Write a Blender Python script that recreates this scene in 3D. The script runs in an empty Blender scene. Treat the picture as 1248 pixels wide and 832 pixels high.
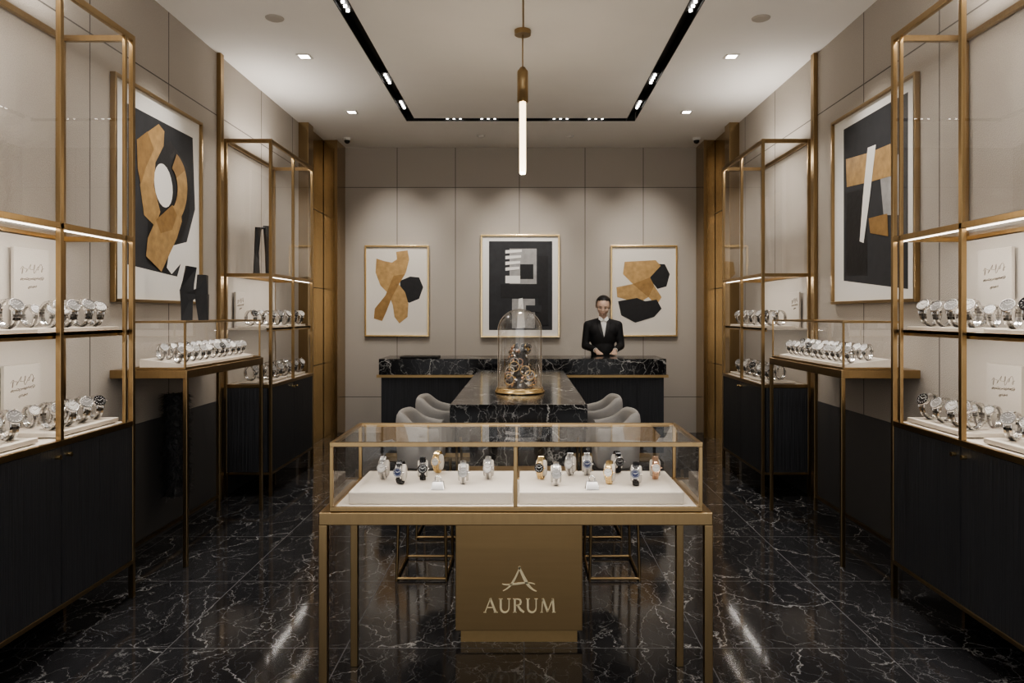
import bpy, math, random
from mathutils import Vector, Matrix
from mathutils.bvhtree import BVHTree
random.seed(7)
COL = bpy.context.scene.collection
F = 870.0; VX = 638.0; VY = 382.0; HC = 1.5
XL, XR, YB, YF, ZC = -2.46, 2.36, 9.0, -1.2, 3.59
GAIN = 1.28

# ------------------------------------------------------------------ materials
def nmat(name):
    m = bpy.data.materials.new(name); m.use_nodes = True
    nt = m.node_tree
    b = nt.nodes.get('Principled BSDF')
    return m, nt, b

def mat(name, col, rough=0.5, metal=0.0, nscale=0, namp=0.0, bump=0.0, spec=0.5, emit=None, estr=0, stretch=None, coat=0):
    m, nt, b = nmat(name)
    b.inputs['Base Color'].default_value = (*col, 1)
    b.inputs['Roughness'].default_value = rough
    b.inputs['Metallic'].default_value = metal
    b.inputs['Specular IOR Level'].default_value = spec
    if coat: b.inputs['Coat Weight'].default_value = coat
    if emit:
        b.inputs['Emission Color'].default_value = (*emit, 1)
        b.inputs['Emission Strength'].default_value = estr
    if nscale:
        tc = nt.nodes.new('ShaderNodeTexCoord'); mp = nt.nodes.new('ShaderNodeMapping')
        if stretch: mp.inputs['Scale'].default_value = stretch
        nz = nt.nodes.new('ShaderNodeTexNoise'); nz.inputs['Scale'].default_value = nscale; nz.inputs['Detail'].default_value = 4
        nt.links.new(tc.outputs['Object'], mp.inputs[0]); nt.links.new(mp.outputs[0], nz.inputs['Vector'])
        if namp:
            mx = nt.nodes.new('ShaderNodeMix'); mx.data_type = 'RGBA'
            mx.inputs[6].default_value = (*[c*(1-namp) for c in col], 1)
            mx.inputs[7].default_value = (*[min(1, c*(1+namp)) for c in col], 1)
            nt.links.new(nz.outputs['Fac'], mx.inputs[0]); nt.links.new(mx.outputs[2], b.inputs['Base Color'])
        if bump:
            bp = nt.nodes.new('ShaderNodeBump'); bp.inputs['Strength'].default_value = bump; bp.inputs['Distance'].default_value = 0.01
            nt.links.new(nz.outputs['Fac'], bp.inputs['Height']); nt.links.new(bp.outputs[0], b.inputs['Normal'])
    return m

def marble(name, tile=None, base=(0.010,0.010,0.012), rough=0.07, scale=1.6, vein=(0.42,0.42,0.42), wmul=1.0, dist=0.38, dth=0.0, spec=0.5):
    m, nt, b = nmat(name); N = nt.nodes.new; L = nt.links.new
    b.inputs['Roughness'].default_value = rough; b.inputs['Specular IOR Level'].default_value = spec
    tc = N('ShaderNodeTexCoord')
    vec = tc.outputs['Object']
    def math_(op, a, bb=None, clamp=False):
        n = N('ShaderNodeMath'); n.operation = op; n.use_clamp = clamp
        for i, v in enumerate((a, bb)):
            if v is None: continue
            if isinstance(v, (int, float)): n.inputs[i].default_value = v
            else: L(v, n.inputs[i])
        return n.outputs[0]
    seam = None
    if tile:
        sc = N('ShaderNodeVectorMath'); sc.operation = 'SCALE'; sc.inputs['Scale'].default_value = 1.0/tile; L(vec, sc.inputs[0])
        fl = N('ShaderNodeVectorMath'); fl.operation = 'FLOOR'; L(sc.outputs[0], fl.inputs[0])
        wn = N('ShaderNodeTexWhiteNoise'); wn.noise_dimensions = '2D'; L(fl.outputs[0], wn.inputs['Vector'])
        ws = N('ShaderNodeVectorMath'); ws.operation = 'SCALE'; ws.inputs['Scale'].default_value = 9; L(wn.outputs['Color'], ws.inputs[0])
        ad = N('ShaderNodeVectorMath'); ad.operation = 'ADD'; L(vec, ad.inputs[0]); L(ws.outputs[0], ad.inputs[1])
        fr = N('ShaderNodeVectorMath'); fr.operation = 'FRACTION'; L(sc.outputs[0], fr.inputs[0])
        sp = N('ShaderNodeSeparateXYZ'); L(fr.outputs[0], sp.inputs[0])
        w = 0.005/tile
        sx = math_('LESS_THAN', sp.outputs[0], w); sy = math_('LESS_THAN', sp.outputs[1], w)
        seam = math_('MAXIMUM', sx, sy)
        vec = ad.outputs[0]
    nz = N('ShaderNodeTexNoise'); nz.inputs['Scale'].default_value = 2.6; nz.inputs['Detail'].default_value = 8; nz.inputs['Roughness'].default_value = 0.6; L(vec, nz.inputs['Vector'])
    d0 = N('ShaderNodeVectorMath'); d0.operation = 'SCALE'; d0.inputs['Scale'].default_value = dist; L(nz.outputs['Color'], d0.inputs[0])
    dv = N('ShaderNodeVectorMath'); dv.operation = 'ADD'; L(vec, dv.inputs[0]); L(d0.outputs[0], dv.inputs[1])
    tot = None
    for k, (s, w, g, th) in enumerate(((scale, 0.0065, 1.0, 0.42), (scale*1.9, 0.009, 0.75, 0.45), (scale*3.6, 0.013, 0.5, 0.46), (scale*7, 0.02, 0.3, 0.5))):
        mp = N('ShaderNodeMapping'); mp.inputs['Rotation'].default_value = (0.3*k, 0.2, 0.7+0.9*k); mp.inputs['Scale'].default_value = (1, 0.5, 0.8); L(dv.outputs[0], mp.inputs[0])
        vo = N('ShaderNodeTexVoronoi'); vo.feature = 'DISTANCE_TO_EDGE'; vo.inputs['Scale'].default_value = s; L(mp.outputs[0], vo.inputs['Vector'])
        a = math_('DIVIDE', vo.outputs['Distance'], w*wmul); a = math_('SUBTRACT', 1.0, a, True); a = math_('POWER', a, 1.4)
        mk = N('ShaderNodeTexNoise'); mk.inputs['Scale'].default_value = s*1.3; mk.inputs['Detail'].default_value = 3; L(mp.outputs[0], mk.inputs['Vector'])
        q = math_('SUBTRACT', mk.outputs['Fac'], th-dth); q = math_('MULTIPLY', q, 7.0, True)
        a = math_('MULTIPLY', a, q); a = math_('MULTIPLY', a, g)
        tot = a if tot is None else math_('ADD', tot, a, True)
    mx = N('ShaderNodeMix'); mx.data_type = 'RGBA'; L(tot, mx.inputs[0])
    cl = N('ShaderNodeMix'); cl.data_type = 'RGBA'; L(nz.outputs['Fac'], cl.inputs[0])
    cl.inputs[6].default_value = (*[c*0.4 for c in base], 1); cl.inputs[7].default_value = (*[c*2.4 for c in base], 1)
    L(cl.outputs[2], mx.inputs[6]); mx.inputs[7].default_value = (*vein, 1)
    out = mx.outputs[2]
    if seam is not None:
        m2 = N('ShaderNodeMix'); m2.data_type = 'RGBA'; L(seam, m2.inputs[0]); L(out, m2.inputs[6]); m2.inputs[7].default_value = (0.10, 0.10, 0.105, 1)
        out = m2.outputs[2]
        r = math_('MULTIPLY', seam, 0.5); r = math_('ADD', r, rough); L(r, b.inputs['Roughness'])
    L(out, b.inputs['Base Color'])
    return m

def glass_mat(name, base=0.045, edge=0.5, pw=3.5):
    # thin glass: mirror-like coat whose coverage (alpha) rises towards grazing angles
    m, nt, b = nmat(name); N = nt.nodes.new; L = nt.links.new
    b.inputs['Base Color'].default_value = (1, 1, 1, 1); b.inputs['Metallic'].default_value = 1.0; b.inputs['Roughness'].default_value = 0.0
    b.inputs['Alpha'].default_value = 0.06
    lw = N('ShaderNodeLayerWeight'); lw.inputs['Blend'].default_value = 0.5
    p = N('ShaderNodeMath'); p.operation = 'POWER'; L(lw.outputs['Facing'], p.inputs[0]); p.inputs[1].default_value = pw
    q = N('ShaderNodeMath'); q.operation = 'MULTIPLY_ADD'; L(p.outputs[0], q.inputs[0]); q.inputs[1].default_value = edge; q.inputs[2].default_value = base
    L(q.outputs[0], b.inputs['Alpha'])
    return m

M = {}
M['wall'] = mat('wall_fabric', (0.43,0.394,0.352), 0.85, nscale=150, namp=0.18, bump=0.4, spec=0.2)
M['groove'] = mat('groove_dark', (0.12,0.11,0.10), 0.8)
M['ceil'] = mat('ceiling_plaster', (0.84,0.82,0.79), 0.9, nscale=3, namp=0.03, spec=0.2)
M['wains'] = mat('dark_wall_panel', (0.075,0.074,0.076), 0.6, nscale=200, namp=0.1, bump=0.1)
M['brass'] = mat('antique_brass', (0.37,0.265,0.145), 0.29, 1.0, nscale=60, namp=0.12, bump=0.02, stretch=(1,1,0.1))
M['bronze'] = mat('bronze_cladding', (0.44,0.33,0.195), 0.2, 1.0, nscale=30, namp=0.06, stretch=(1,1,0.05))
M['sign'] = mat('satin_bronze_panel', (0.33,0.23,0.12), 0.36, 0.8, nscale=50, namp=0.08, stretch=(0.05,1,1))
M['plinth'] = mat('satin_brass_plinth', (0.44,0.31,0.155), 0.35, 0.65, nscale=50, namp=0.06)
M['gold'] = mat('polished_gold', (0.80,0.61,0.33), 0.24, 1.0, nscale=40, namp=0.04)
M['letter'] = mat('pale_gold_lettering', (1.0,0.86,0.58), 0.4, 0.0, nscale=40, namp=0.03)
M['floor'] = marble('black_marble_tiles', tile=0.8, scale=2.0, rough=0.08, base=(0.021,0.021,0.023), vein=(0.40,0.40,0.40), wmul=1.0, dth=0.05, spec=0.34)
M['marble'] = marble('black_veined_marble', scale=2.4, rough=0.14, vein=(0.72,0.72,0.71), wmul=1.7, dth=0.04, spec=0.3)
M['glass'] = glass_mat('clear_glass')
M['dome'] = glass_mat('dome_glass', 0.07, 0.9, 2.0)
M['black'] = mat('black_paint', (0.006,0.006,0.006), 0.5, nscale=20, namp=0.1)
M['wood'] = mat('black_stained_oak', (0.036,0.038,0.045), 0.45, nscale=45, namp=0.75, bump=0.5, stretch=(3,3,0.05))
M['cream'] = mat('cream_leather', (0.58,0.53,0.465), 0.7, nscale=120, namp=0.03, bump=0.05)
M['back'] = mat('cream_backing', (0.46,0.425,0.38), 0.85, nscale=200, namp=0.06, bump=0.1)
M['led'] = mat('led_diffuser', (1,1,1), 0.5, nscale=5, namp=0.01, emit=(1,0.92,0.8), estr=4)
M['lamp'] = mat('downlight_lens', (1,1,1), 0.5, nscale=5, namp=0.01, emit=(1,0.96,0.9), estr=12)
M['tube'] = mat('glowing_tube', (1,1,1), 0.5, nscale=5, namp=0.01, emit=(1,0.76,0.47), estr=4)
M['steel'] = mat('polished_steel', (0.72,0.71,0.70), 0.2, 1.0, nscale=80, namp=0.05)
M['steeld'] = mat('brushed_steel', (0.34,0.335,0.33), 0.3, 1.0, nscale=80, namp=0.1)
M['rose'] = mat('rose_gold', (0.74,0.50,0.36), 0.2, 1.0, nscale=80, namp=0.05)
M['dblue'] = mat('blue_dial', (0.01,0.018,0.06), 0.3, 0.0, nscale=30, namp=0.1)
M['dwhite'] = mat('white_dial', (0.50,0.49,0.47), 0.35, nscale=30, namp=0.02)
M['dsilver'] = mat('silver_dial', (0.22,0.215,0.21), 0.3, 0.2, nscale=30, namp=0.05)
M['dblack'] = mat('black_dial', (0.008,0.008,0.010), 0.25, nscale=30, namp=0.1)
M['fabric'] = mat('grey_upholstery', (0.40,0.39,0.38), 0.9, nscale=220, namp=0.12, bump=0.2, spec=0.2)
M['paper'] = mat('art_paper', (0.70,0.66,0.60), 0.8, nscale=60, namp=0.03)
M['mboard'] = mat('mat_board', (0.78,0.765,0.735), 0.8, nscale=60, namp=0.02)
M['ablack'] = mat('black_paint_collage', (0.014,0.014,0.016), 0.55, nscale=25, namp=0.4, bump=0.2)
M['agold'] = mat('ochre_gold_paint', (0.46,0.30,0.135), 0.45, 0.25, nscale=18, namp=0.45, bump=0.25)
M['ochre2'] = mat('darker_ochre_paint', (0.33,0.20,0.08), 0.5, 0.25, nscale=18, namp=0.4, bump=0.25)
M['agrey'] = mat('grey_wash', (0.33,0.325,0.32), 0.8, nscale=12, namp=0.35)
M['adark'] = mat('charcoal_wash', (0.035,0.036,0.04), 0.8, nscale=12, namp=0.3)
M['rockd'] = mat('dark_metallic_rock', (0.10,0.095,0.095), 0.28, 0.8, nscale=14, namp=0.6, bump=0.5)
M['skin'] = mat('skin', (0.74,0.53,0.42), 0.55, nscale=30, namp=0.05)
M['suit'] = mat('black_suit_wool', (0.011,0.011,0.013), 0.75, nscale=300, namp=0.2, bump=0.1)
M['lapel'] = mat('black_satin_lapel', (0.02,0.02,0.023), 0.4, nscale=100, namp=0.1)
M['shirt'] = mat('white_shirt_cotton', (0.75,0.75,0.74), 0.8, nscale=200, namp=0.03)
M['hair'] = mat('dark_hair', (0.010,0.008,0.007), 0.4, nscale=60, namp=0.4, bump=0.3, stretch=(4,0.4,1))
M['lip'] = mat('lip', (0.48,0.23,0.19), 0.5, nscale=30, namp=0.05)
M['eye'] = mat('eye_dark', (0.02,0.015,0.012), 0.2, nscale=30, namp=0.05)
M['ink'] = mat('grey_ink', (0.16,0.13,0.10), 0.7, nscale=60, namp=0.2)
M['white'] = mat('white_plastic', (0.65,0.63,0.60), 0.5, nscale=30, namp=0.02)
M['fibre'] = mat('black_shaggy_fibre', (0.035,0.035,0.038), 0.6, nscale=40, namp=0.7)

# ------------------------------------------------------------------ mesh builder
class MB:
    def __init__(s): s.v = []; s.f = []; s.m = []; s.s = []
    def add(s, vs, fs, mi=0, sm=False):
        o = len(s.v); s.v += [tuple(v) for v in vs]
        for f in fs: s.f.append([i+o for i in f]); s.m.append(mi); s.s.append(sm)
        return s
    def box(s, x0, x1, y0, y1, z0, z1, mi=0):
        if x0 > x1: x0, x1 = x1, x0
        if y0 > y1: y0, y1 = y1, y0
        vs = [(x, y, z) for z in (z0, z1) for y in (y0, y1) for x in (x0, x1)]
        return s.add(vs, [(0,2,3,1),(4,5,7,6),(0,1,5,4),(2,6,7,3),(0,4,6,2),(1,3,7,5)], mi)
    def quad(s, a, b, c, d, mi=0): return s.add([a,b,c,d], [(0,1,2,3)], mi)
    def tube(s, pts, r, n=10, mi=0, closed=False, sm=True, flat=1.0):
        P = [Vector(p) for p in pts]; k = len(P); rr = r if isinstance(r, (list, tuple)) else [r]*k
        vs = []; prev = None
        for i in range(k):
            a = P[(i-1) % k] if (closed or i > 0) else P[i]; c = P[(i+1) % k] if (closed or i < k-1) else P[i]
            t = (c-a).normalized()
            if prev is None:
                u = t.cross(Vector((0,0,1)))
                if u.length < 1e-3: u = t.cross(Vector((0,1,0)))
            else: u = prev - t*prev.dot(t)
            u.normalize(); w = t.cross(u); prev = u
            for j in range(n):
                A = 2*math.pi*j/n
                vs.append(P[i] + (u*math.cos(A)*flat + w*math.sin(A))*rr[i])
        fs = []
        for i in range(k if closed else k-1):
            i2 = (i+1) % k
            for j in range(n):
                j2 = (j+1) % n; fs.append((i*n+j, i*n+j2, i2*n+j2, i2*n+j))
        s.add(vs, fs, mi, sm)
        if not closed:
            s.add(vs[:n], [tuple(range(n))[::-1]], mi); s.add(vs[-n:], [tuple(range(n))], mi)
        return s
    def cyl(s, p0, p1, r0, r1=None, n=16, mi=0, sm=True):
        return s.tube([p0, p1], [r0, r0 if r1 is None else r1], n, mi, False, sm)
    def lathe(s, prof, n=32, c=(0,0,0), mi=0, sm=True, cap=False):
        vs = []; k = len(prof)
        for r, z in prof:
            for j in range(n):
                A = 2*math.pi*j/n; vs.append((c[0]+r*math.cos(A), c[1]+r*math.sin(A), c[2]+z))
        fs = [(i*n+j, i*n+(j+1) % n, (i+1)*n+(j+1) % n, (i+1)*n+j) for i in range(k-1) for j in range(n)]
        s.add(vs, fs, mi, sm)
        if cap:
            s.add(vs[:n], [tuple(range(n))[::-1]], mi); s.add(vs[-n:], [tuple(range(n))], mi)
        return s
    def ell(s, c, r, n=16, m=10, mi=0, R=None, keep=None):
        vs = []
        for i in range(m+1):
            ph = math.pi*i/m
            for j in range(n):
                A = 2*math.pi*j/n
                p = Vector((r[0]*math.sin(ph)*math.cos(A), r[1]*math.sin(ph)*math.sin(A), r[2]*math.cos(ph)))
                if R: p = R @ p
                vs.append(Vector(c)+p)
        fs = []
        for i in range(m):
            for j in range(n):
                f = (i*n+j, (i+1)*n+j, (i+1)*n+(j+1) % n, i*n+(j+1) % n)
                if keep is None or keep(sum((vs[q] for q in f), Vector())/4): fs.append(f)
        return s.add(vs, fs, mi, True)
    def caps(s, p0, r0, p1, r1, n=14):
        s.cyl(p0, p1, r0, r1, n); s.ell(p0, (r0,)*3, n, 8); s.ell(p1, (r1,)*3, n, 8); return s
    def prism(s, poly, y0, y1, mi=0):
        k = len(poly)
        vs = [(p[0], y0, p[1]) for p in poly] + [(p[0], y1, p[1]) for p in poly]
        fs = [tuple(range(k)), tuple(range(2*k-1, k-1, -1))] + [(i, i+k, (i+1) % k+k, (i+1) % k) for i in range(k)]
        return s.add(vs, fs, mi)
    def mesh(s, name, mats, off=(0,0,0)):
        me = bpy.data.meshes.new(name)
        me.from_pydata([(v[0]-off[0], v[1]-off[1], v[2]-off[2]) for v in s.v], [], s.f)
        for m in mats: me.materials.append(m)
        me.polygons.foreach_set('material_index', s.m); me.polygons.foreach_set('use_smooth', s.s)
        me.update(); return me
    def obj(s, name, mats, parent=None, off=(0,0,0), label=None, bevel=0, seg=2, top=None, loc=None):
        if not isinstance(mats, (list, tuple)): mats = [mats]
        o = bpy.data.objects.new(name, s.mesh(name, mats, off)); COL.objects.link(o)
        if parent: o.parent = parent
        else: o.location = off if loc is None else loc
        if bevel:
            b = o.modifiers.new('bevel', 'BEVEL'); b.width = bevel; b.segments = seg; b.limit_method = 'ANGLE'
        if label: o['label'] = label
        if top: o['category'] = top
        return o

def thing(name, label, cat, loc, rot=0, group=None, scale=1):
    e = bpy.data.objects.new(name, None); COL.objects.link(e)
    e.location = loc; e.rotation_euler = (0, 0, rot); e.scale = (scale,)*3; e.empty_display_size = 0.1
    e['label'] = label; e['category'] = cat
    if group: e['group'] = group
    return e
def struct(o): o['kind'] = 'structure'; return o
WARM = (1, 0.94, 0.87)
def area(loc, sx, sy, power, rot=(0,0,0), col=WARM, name='led_light'):
    l = bpy.data.lights.new(name, 'AREA'); l.shape = 'RECTANGLE'; l.size = sx; l.size_y = sy; l.energy = power; l.color = col
    o = bpy.data.objects.new(name, l); COL.objects.link(o); o.location = loc; o.rotation_euler = rot; return o
def spot(loc, tgt, power, ang=60, blend=0.8, col=(1,0.945,0.88), r=0.03):
    l = bpy.data.lights.new('spot_light', 'SPOT'); l.energy = power*GAIN; l.spot_size = math.radians(ang); l.spot_blend = blend; l.color = col; l.shadow_soft_size = r
    o = bpy.data.objects.new('spot_light', l); COL.objects.link(o); o.location = loc
    o.rotation_euler = (Vector(tgt)-Vector(loc)).to_track_quat('-Z', 'Y').to_euler(); return o

# ------------------------------------------------------------------ room shell
struct(MB().box(XL-0.1, XR+0.1, YF, YB+0.1, -0.1, 0).obj('floor', M['floor']))
TX = [(-1.27,-1.17), (1.11,1.21)]; TY = (7.64, 7.75)
c = MB(); h = 0.12
c.box(XL-0.1, TX[0][0], YF, YB+0.1, ZC, ZC+h); c.box(TX[1][1], XR+0.1, YF, YB+0.1, ZC, ZC+h)
c.box(TX[0][0], TX[1][1], TY[1], YB+0.1, ZC, ZC+h); c.box(TX[0][1], TX[1][0], YF, TY[0], ZC, ZC+h)
struct(c.obj('ceiling', M['ceil']))
t = MB()
t.box(TX[0][0], TX[1][1], YF, TY[1], ZC+0.085, ZC+0.10)
for x0, x1 in TX:
    t.box(x0, x0+0.006, YF, TY[1], ZC-0.002, ZC+0.09); t.box(x1-0.006, x1, YF, TY[0], ZC-0.002, ZC+0.09)
t.box(TX[0][0], TX[1][1], TY[1]-0.006, TY[1], ZC-0.002, ZC+0.09); t.box(TX[0][1], TX[1][0], TY[0], TY[0]+0.006, ZC-0.002, ZC+0.09)
struct(t.obj('trim_1', M['black']))
struct(MB().box(-0.008, 0.004, YF, 5.2, ZC-0.006, ZC).obj('trim_2', M['brass']))
w = MB().box(XL-0.1, XR+0.1, YB, YB+0.1, 0, ZC)
for x in (-1.593, -0.858, -0.052, 0.776, 1.51): w.box(x-0.004, x+0.004, YB-0.001, YB, 0, ZC, 1)
for z in (3.09, 0.45): w.box(XL, XR, YB-0.001, YB, z-0.004, z+0.004, 1)
struct(w.obj('wall_back', [M['wall'], M['groove']]))
for nm, xw, sg in (('left', XL, 1), ('right', XR, -1)):
    w = MB().box(xw, xw-0.1*sg, YF, YB, 0, ZC)
    for y in (0.9, 2.1, 3.3, 4.05, 4.95, 6.7, 7.6): w.box(xw, xw+0.001*sg, y-0.004, y+0.004, 0.8, ZC, 1)
    w.box(xw, xw+0.001*sg, YF, YB, 3.086, 3.094, 1)
    struct(w.obj('wall_'+nm, [M['wall'], M['groove']]))
    b = MB().box(xw+0.001*sg, xw+0.006*sg, YF, 7.7, 0, 0.80); struct(b.obj('baseboard_'+nm, M['wains']))
    struct(MB().box(xw+0.001*sg, xw+0.035*sg, 5.72, 5.78, 0, ZC).obj('trim_%d' % (3 if sg > 0 else 4), M['brass'], bevel=0.003))
    p = MB().box(xw, xw+0.05*sg, 7.98, 8.58, 0, ZC)
    for z in (0.9, 1.8, 2.7): p.box(xw+0.05*sg, xw+0.052*sg, 7.98, 8.58, z-0.004, z+0.004, 1)
    struct(p.obj('trim_%d' % (5 if sg > 0 else 6), [M['bronze'], M['black']]))
    struct(MB().box(xw, xw+0.11*sg, 7.80, 7.98, 0, ZC).obj('trim_%d' % (7 if sg > 0 else 8), M['bronze'], bevel=0.004))
    xe = -2.245 if sg > 0 else 2.175
    p = MB().box(xw, xe, 8.6, 8.99, 0, ZC)
    p.box(xe-0.03*sg, xe+0.004*sg, 8.592, 8.6, 0, ZC, 1)
    struct(p.obj('trim_%d' % (9 if sg > 0 else 10), [M['bronze'], M['brass']]))
    spot((xw+0.42*sg, 7.45, ZC-0.03), (xw+0.12*sg, 8.6, 1.4), 26, 50, 1.0)

# ceiling fittings
def downlight(x, y):
    e = thing('recessed_downlight', 'square recessed ceiling downlight with warm white lens', 'ceiling light', (x, y, ZC), group='recessed ceiling downlights')
    m = MB(); a = 0.055; b = 0.04
    for q in ((-a,a,-a,-b),(-a,a,b,a),(-a,-b,-b,b),(b,a,-b,b)): m.box(q[0], q[1], q[2], q[3], -0.006, -0.0005)
    m.obj('trim_ring', M['white'], e)
    MB().box(-b, b, -b, b, -0.003, -0.0005).obj('lens', M['lamp'], e)
for x in (-1.78, 1.69):
    for y in (2.6, 4.2, 5.8, 7.4):
        downlight(x, y); spot((x, y, ZC-0.02), (x, y, 0), 50, 100, 1.0)
for x in (-1.76, 1.68):
    m = MB().lathe([(0.0,-0.012),(0.05,-0.012),(0.062,-0.006),(0.065,-0.0005)], 28)
    o = m.obj('ceiling_speaker', M['back'], label='flush round plaster-coloured ceiling speaker', top='speaker', loc=(x, 5.05, ZC)); o['group'] = 'ceiling speakers'
for x in (-0.5, 0.55):
    m = MB().lathe([(0.0,-0.02),(0.03,-0.018),(0.045,-0.006),(0.047,-0.0005)], 24)
    o = m.obj('smoke_detector', M['white'], label='small round white smoke detector on the ceiling', top='smoke detector', loc=(x, 8.4, ZC)); o['group'] = 'ceiling smoke detectors'
for x, sg in ((-2.10, 1), (2.06, -1)):
    e = thing('security_camera', 'small white dome security camera on the ceiling', 'security camera', (x, 8.5, ZC), group='security cameras')
    MB().cyl((0,0,-0.03), (0,0,-0.0005), 0.045, 0.05, 20).obj('base', M['white'], e)
    MB().ell((0,0,-0.035), (0.034,0.034,0.034), 18, 10).obj('lens_dome', M['black'], e, label='black lens dome')
def tracklight(x, y, alongx=False, n=3):
    e = thing('track_light', 'black multi-lens track light recessed in the ceiling channel', 'track light', (x, y, ZC), math.pi/2 if alongx else 0, group='recessed track lights')
    L = 0.07*n
    MB().box(-0.035, 0.035, -L/2, L/2, 0.02, 0.084).obj('housing', M['black'], e)
    for k in range(n):
        yy = -L/2+0.07*(k+0.5)
        MB().cyl((0, yy, 0.006), (0, yy, 0.02), 0.012, 0.012, 14).obj('lens', M['lamp'], e)
for (x0, x1) in TX:
    xm = (x0+x1)/2
    for y in (3.0, 4.85, 6.4, 7.2): tracklight(xm, y, n=4)
for x in (-0.75, -0.38, 0.4, 0.78): tracklight(x, 7.695, True, 3)
for x, p in ((-1.6, 54), (-0.05, 68), (1.5, 54), (-0.85, 40), (0.75, 40)):
    spot((x, 8.08, ZC-0.01), (x, 9.0, 2.05), p, 68, 1.0)
for x in (-1.6, -0.05, 1.5): spot((x, 7.6, ZC-0.01), (x, 9.0, 1.8), 62, 52, 1.0)
for y, p in ((4.75, 50), (6.4, 38), (3.0, 36)):
    spot((-1.72, y, ZC-0.02), (XL, y, 2.1), p, 60, 1.0); spot((1.63, y, ZC-0.02), (XR, y, 2.1), p, 60, 1.0)

# ------------------------------------------------------------------ pendant
PX, PY = -0.006, 5.27
e = thing('pendant_lamp', 'slim brass tube pendant lamp with glowing lower half', 'pendant lamp', (PX, PY, ZC))
MB().cyl((0,0,-0.035), (0,0,-0.0005), 0.06, 0.06, 28).obj('canopy', M['brass'], e, bevel=0.003)
MB().cyl((0,0,-0.30), (0,0,-0.03), 0.005, 0.005, 10).obj('rod', M['brass'], e)
MB().lathe([(0.006,-0.27),(0.020,-0.275),(0.028,-0.29),(0.038,-0.30),(0.040,-0.31),(0.040,-0.53),(0.0,-0.53)], 24).obj('lamp_body', M['brass'], e)
MB().lathe([(0.024,-0.53),(0.024,-1.045),(0.019,-1.06),(0.0,-1.062)], 24).obj('diffuser', M['tube'], e, label='glowing opal glass tube')
l = bpy.data.lights.new('pendant_glow', 'POINT'); l.energy = 18; l.color = (1,0.85,0.66); l.shadow_soft_size = 0.06
o = bpy.data.objects.new('pendant_glow', l); COL.objects.link(o); o.location = (PX, PY, 2.46)

# ------------------------------------------------------------------ watch templates
def watch_parts(theta, steel='steel', dial='dwhite', band=None, rnd=False):
    ay, bz, wd, K = (0.034, 0.0375, 0.0115, 1.08) if rnd else (0.027, 0.0440, 0.0125, 1.05)
    b = MB(); n = 28
    for i in range(n):
        A0 = 2*math.pi*(i+0.06)/n; A1 = 2*math.pi*(i+0.94)/n
        for (xa, xb, g) in ((-1.0, -0.40, 0), (-0.34, 0.34, 0.0010), (0.40, 1.0, 0)):
            Am = (A0+A1)/2; d = abs(((Am-(math.pi-theta)+math.pi) % (2*math.pi))-math.pi)
            ww = wd*(0.78+0.22*max(0, 1-d/2.2))
            vs = []
            for A in (A0, A1):
                for r in (-g, 0.0042):
                    for x in (xa*ww, xb*ww):
                        vs.append((x, (ay-r)*math.cos(A), bz+(bz-r)*math.sin(A)))
            b.add(vs, [(0,1,3,2),(4,6,7,5),(0,4,5,1),(2,3,7,6),(0,2,6,4),(1,5,7,3)], 0 if xa != -0.34 else 1)
    A = math.pi-theta
    cpos = Vector((0, (ay+0.0005)*math.cos(A), bz+(bz+0.0005)*math.sin(A)))
    nrm = Vector((0, math.cos(A)/ay, math.sin(A)/bz)).normalized()
    def disc(mb, r0, r1, h0, h1, n=28, mi=0): mb.cyl(cpos+nrm*h0, cpos+nrm*h1, r0*K, r1*K, n, mi)
    cs = MB(); disc(cs, 0.0165, 0.0182, -0.005, 0.001); disc(cs, 0.0182, 0.0168, 0.001, 0.0045)
    up = Vector((1,0,0)).cross(nrm).normalized()
    if up.z < 0: up = -up
    ri = Vector((1,0,0))
    for sx in (-1, 1):
        for sz in (-1, 1):
            p = cpos+ri*sx*0.0095+up*sz*0.015; cs.cyl(p-nrm*0.001, p+up*sz*0.008-nrm*0.005, 0.0035, 0.003, 8)
    bez = MB(); bez.tube([cpos+nrm*0.005+(ri*math.cos(t)+up*math.sin(t))*0.0156*K for t in [2*math.pi*k/28 for k in range(28)]], 0.0017*K, 6, 0, True)
    dl = MB(); disc(dl, 0.0145, 0.0145, 0.0040, 0.0052, 28, 0)
    for k in range(12):
        t = 2*math.pi*k/12; dr = ri*math.sin(t)+up*math.cos(t); sd = ri*math.cos(t)-up*math.sin(t)
        q = cpos+nrm*0.0055; w = 0.0009
        dl.add([q+dr*0.0100*K+sd*w, q+dr*0.0100*K-sd*w, q+dr*0.0132*K-sd*w, q+dr*0.0132*K+sd*w], [(0,1,2,3)], 1)
    for t, L in ((-1.05, 0.008), (1.05, 0.011)):
        dr = ri*math.sin(t)+up*math.cos(t); sd = ri*math.cos(t)-up*math.sin(t); q = cpos+nrm*0.0058
        dl.add([q+sd*0.0010, q-sd*0.0010, q+dr*L-sd*0.0007, q+dr*L+sd*0.0007], [(0,1,2,3)], 1)
    cr = MB(); cr.cyl(cpos+ri*0.0175*K, cpos+ri*0.0225*K, 0.0026, 0.0026, 12)
    S = M[steel]; B2 = M['steeld'] if steel == 'steel' else S
    hand = M['ink'] if dial in ('dwhite',) else M['dwhite']
    return [('band', b, [M[band] if band else S, M[band] if band else B2]), ('case', cs, [S]), ('bezel', bez, [B2 if dial != 'dblack' else M['dblack']]), ('dial', dl, [M[dial], hand]), ('crown', cr, [S])]
TEMPL = {}
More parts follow.
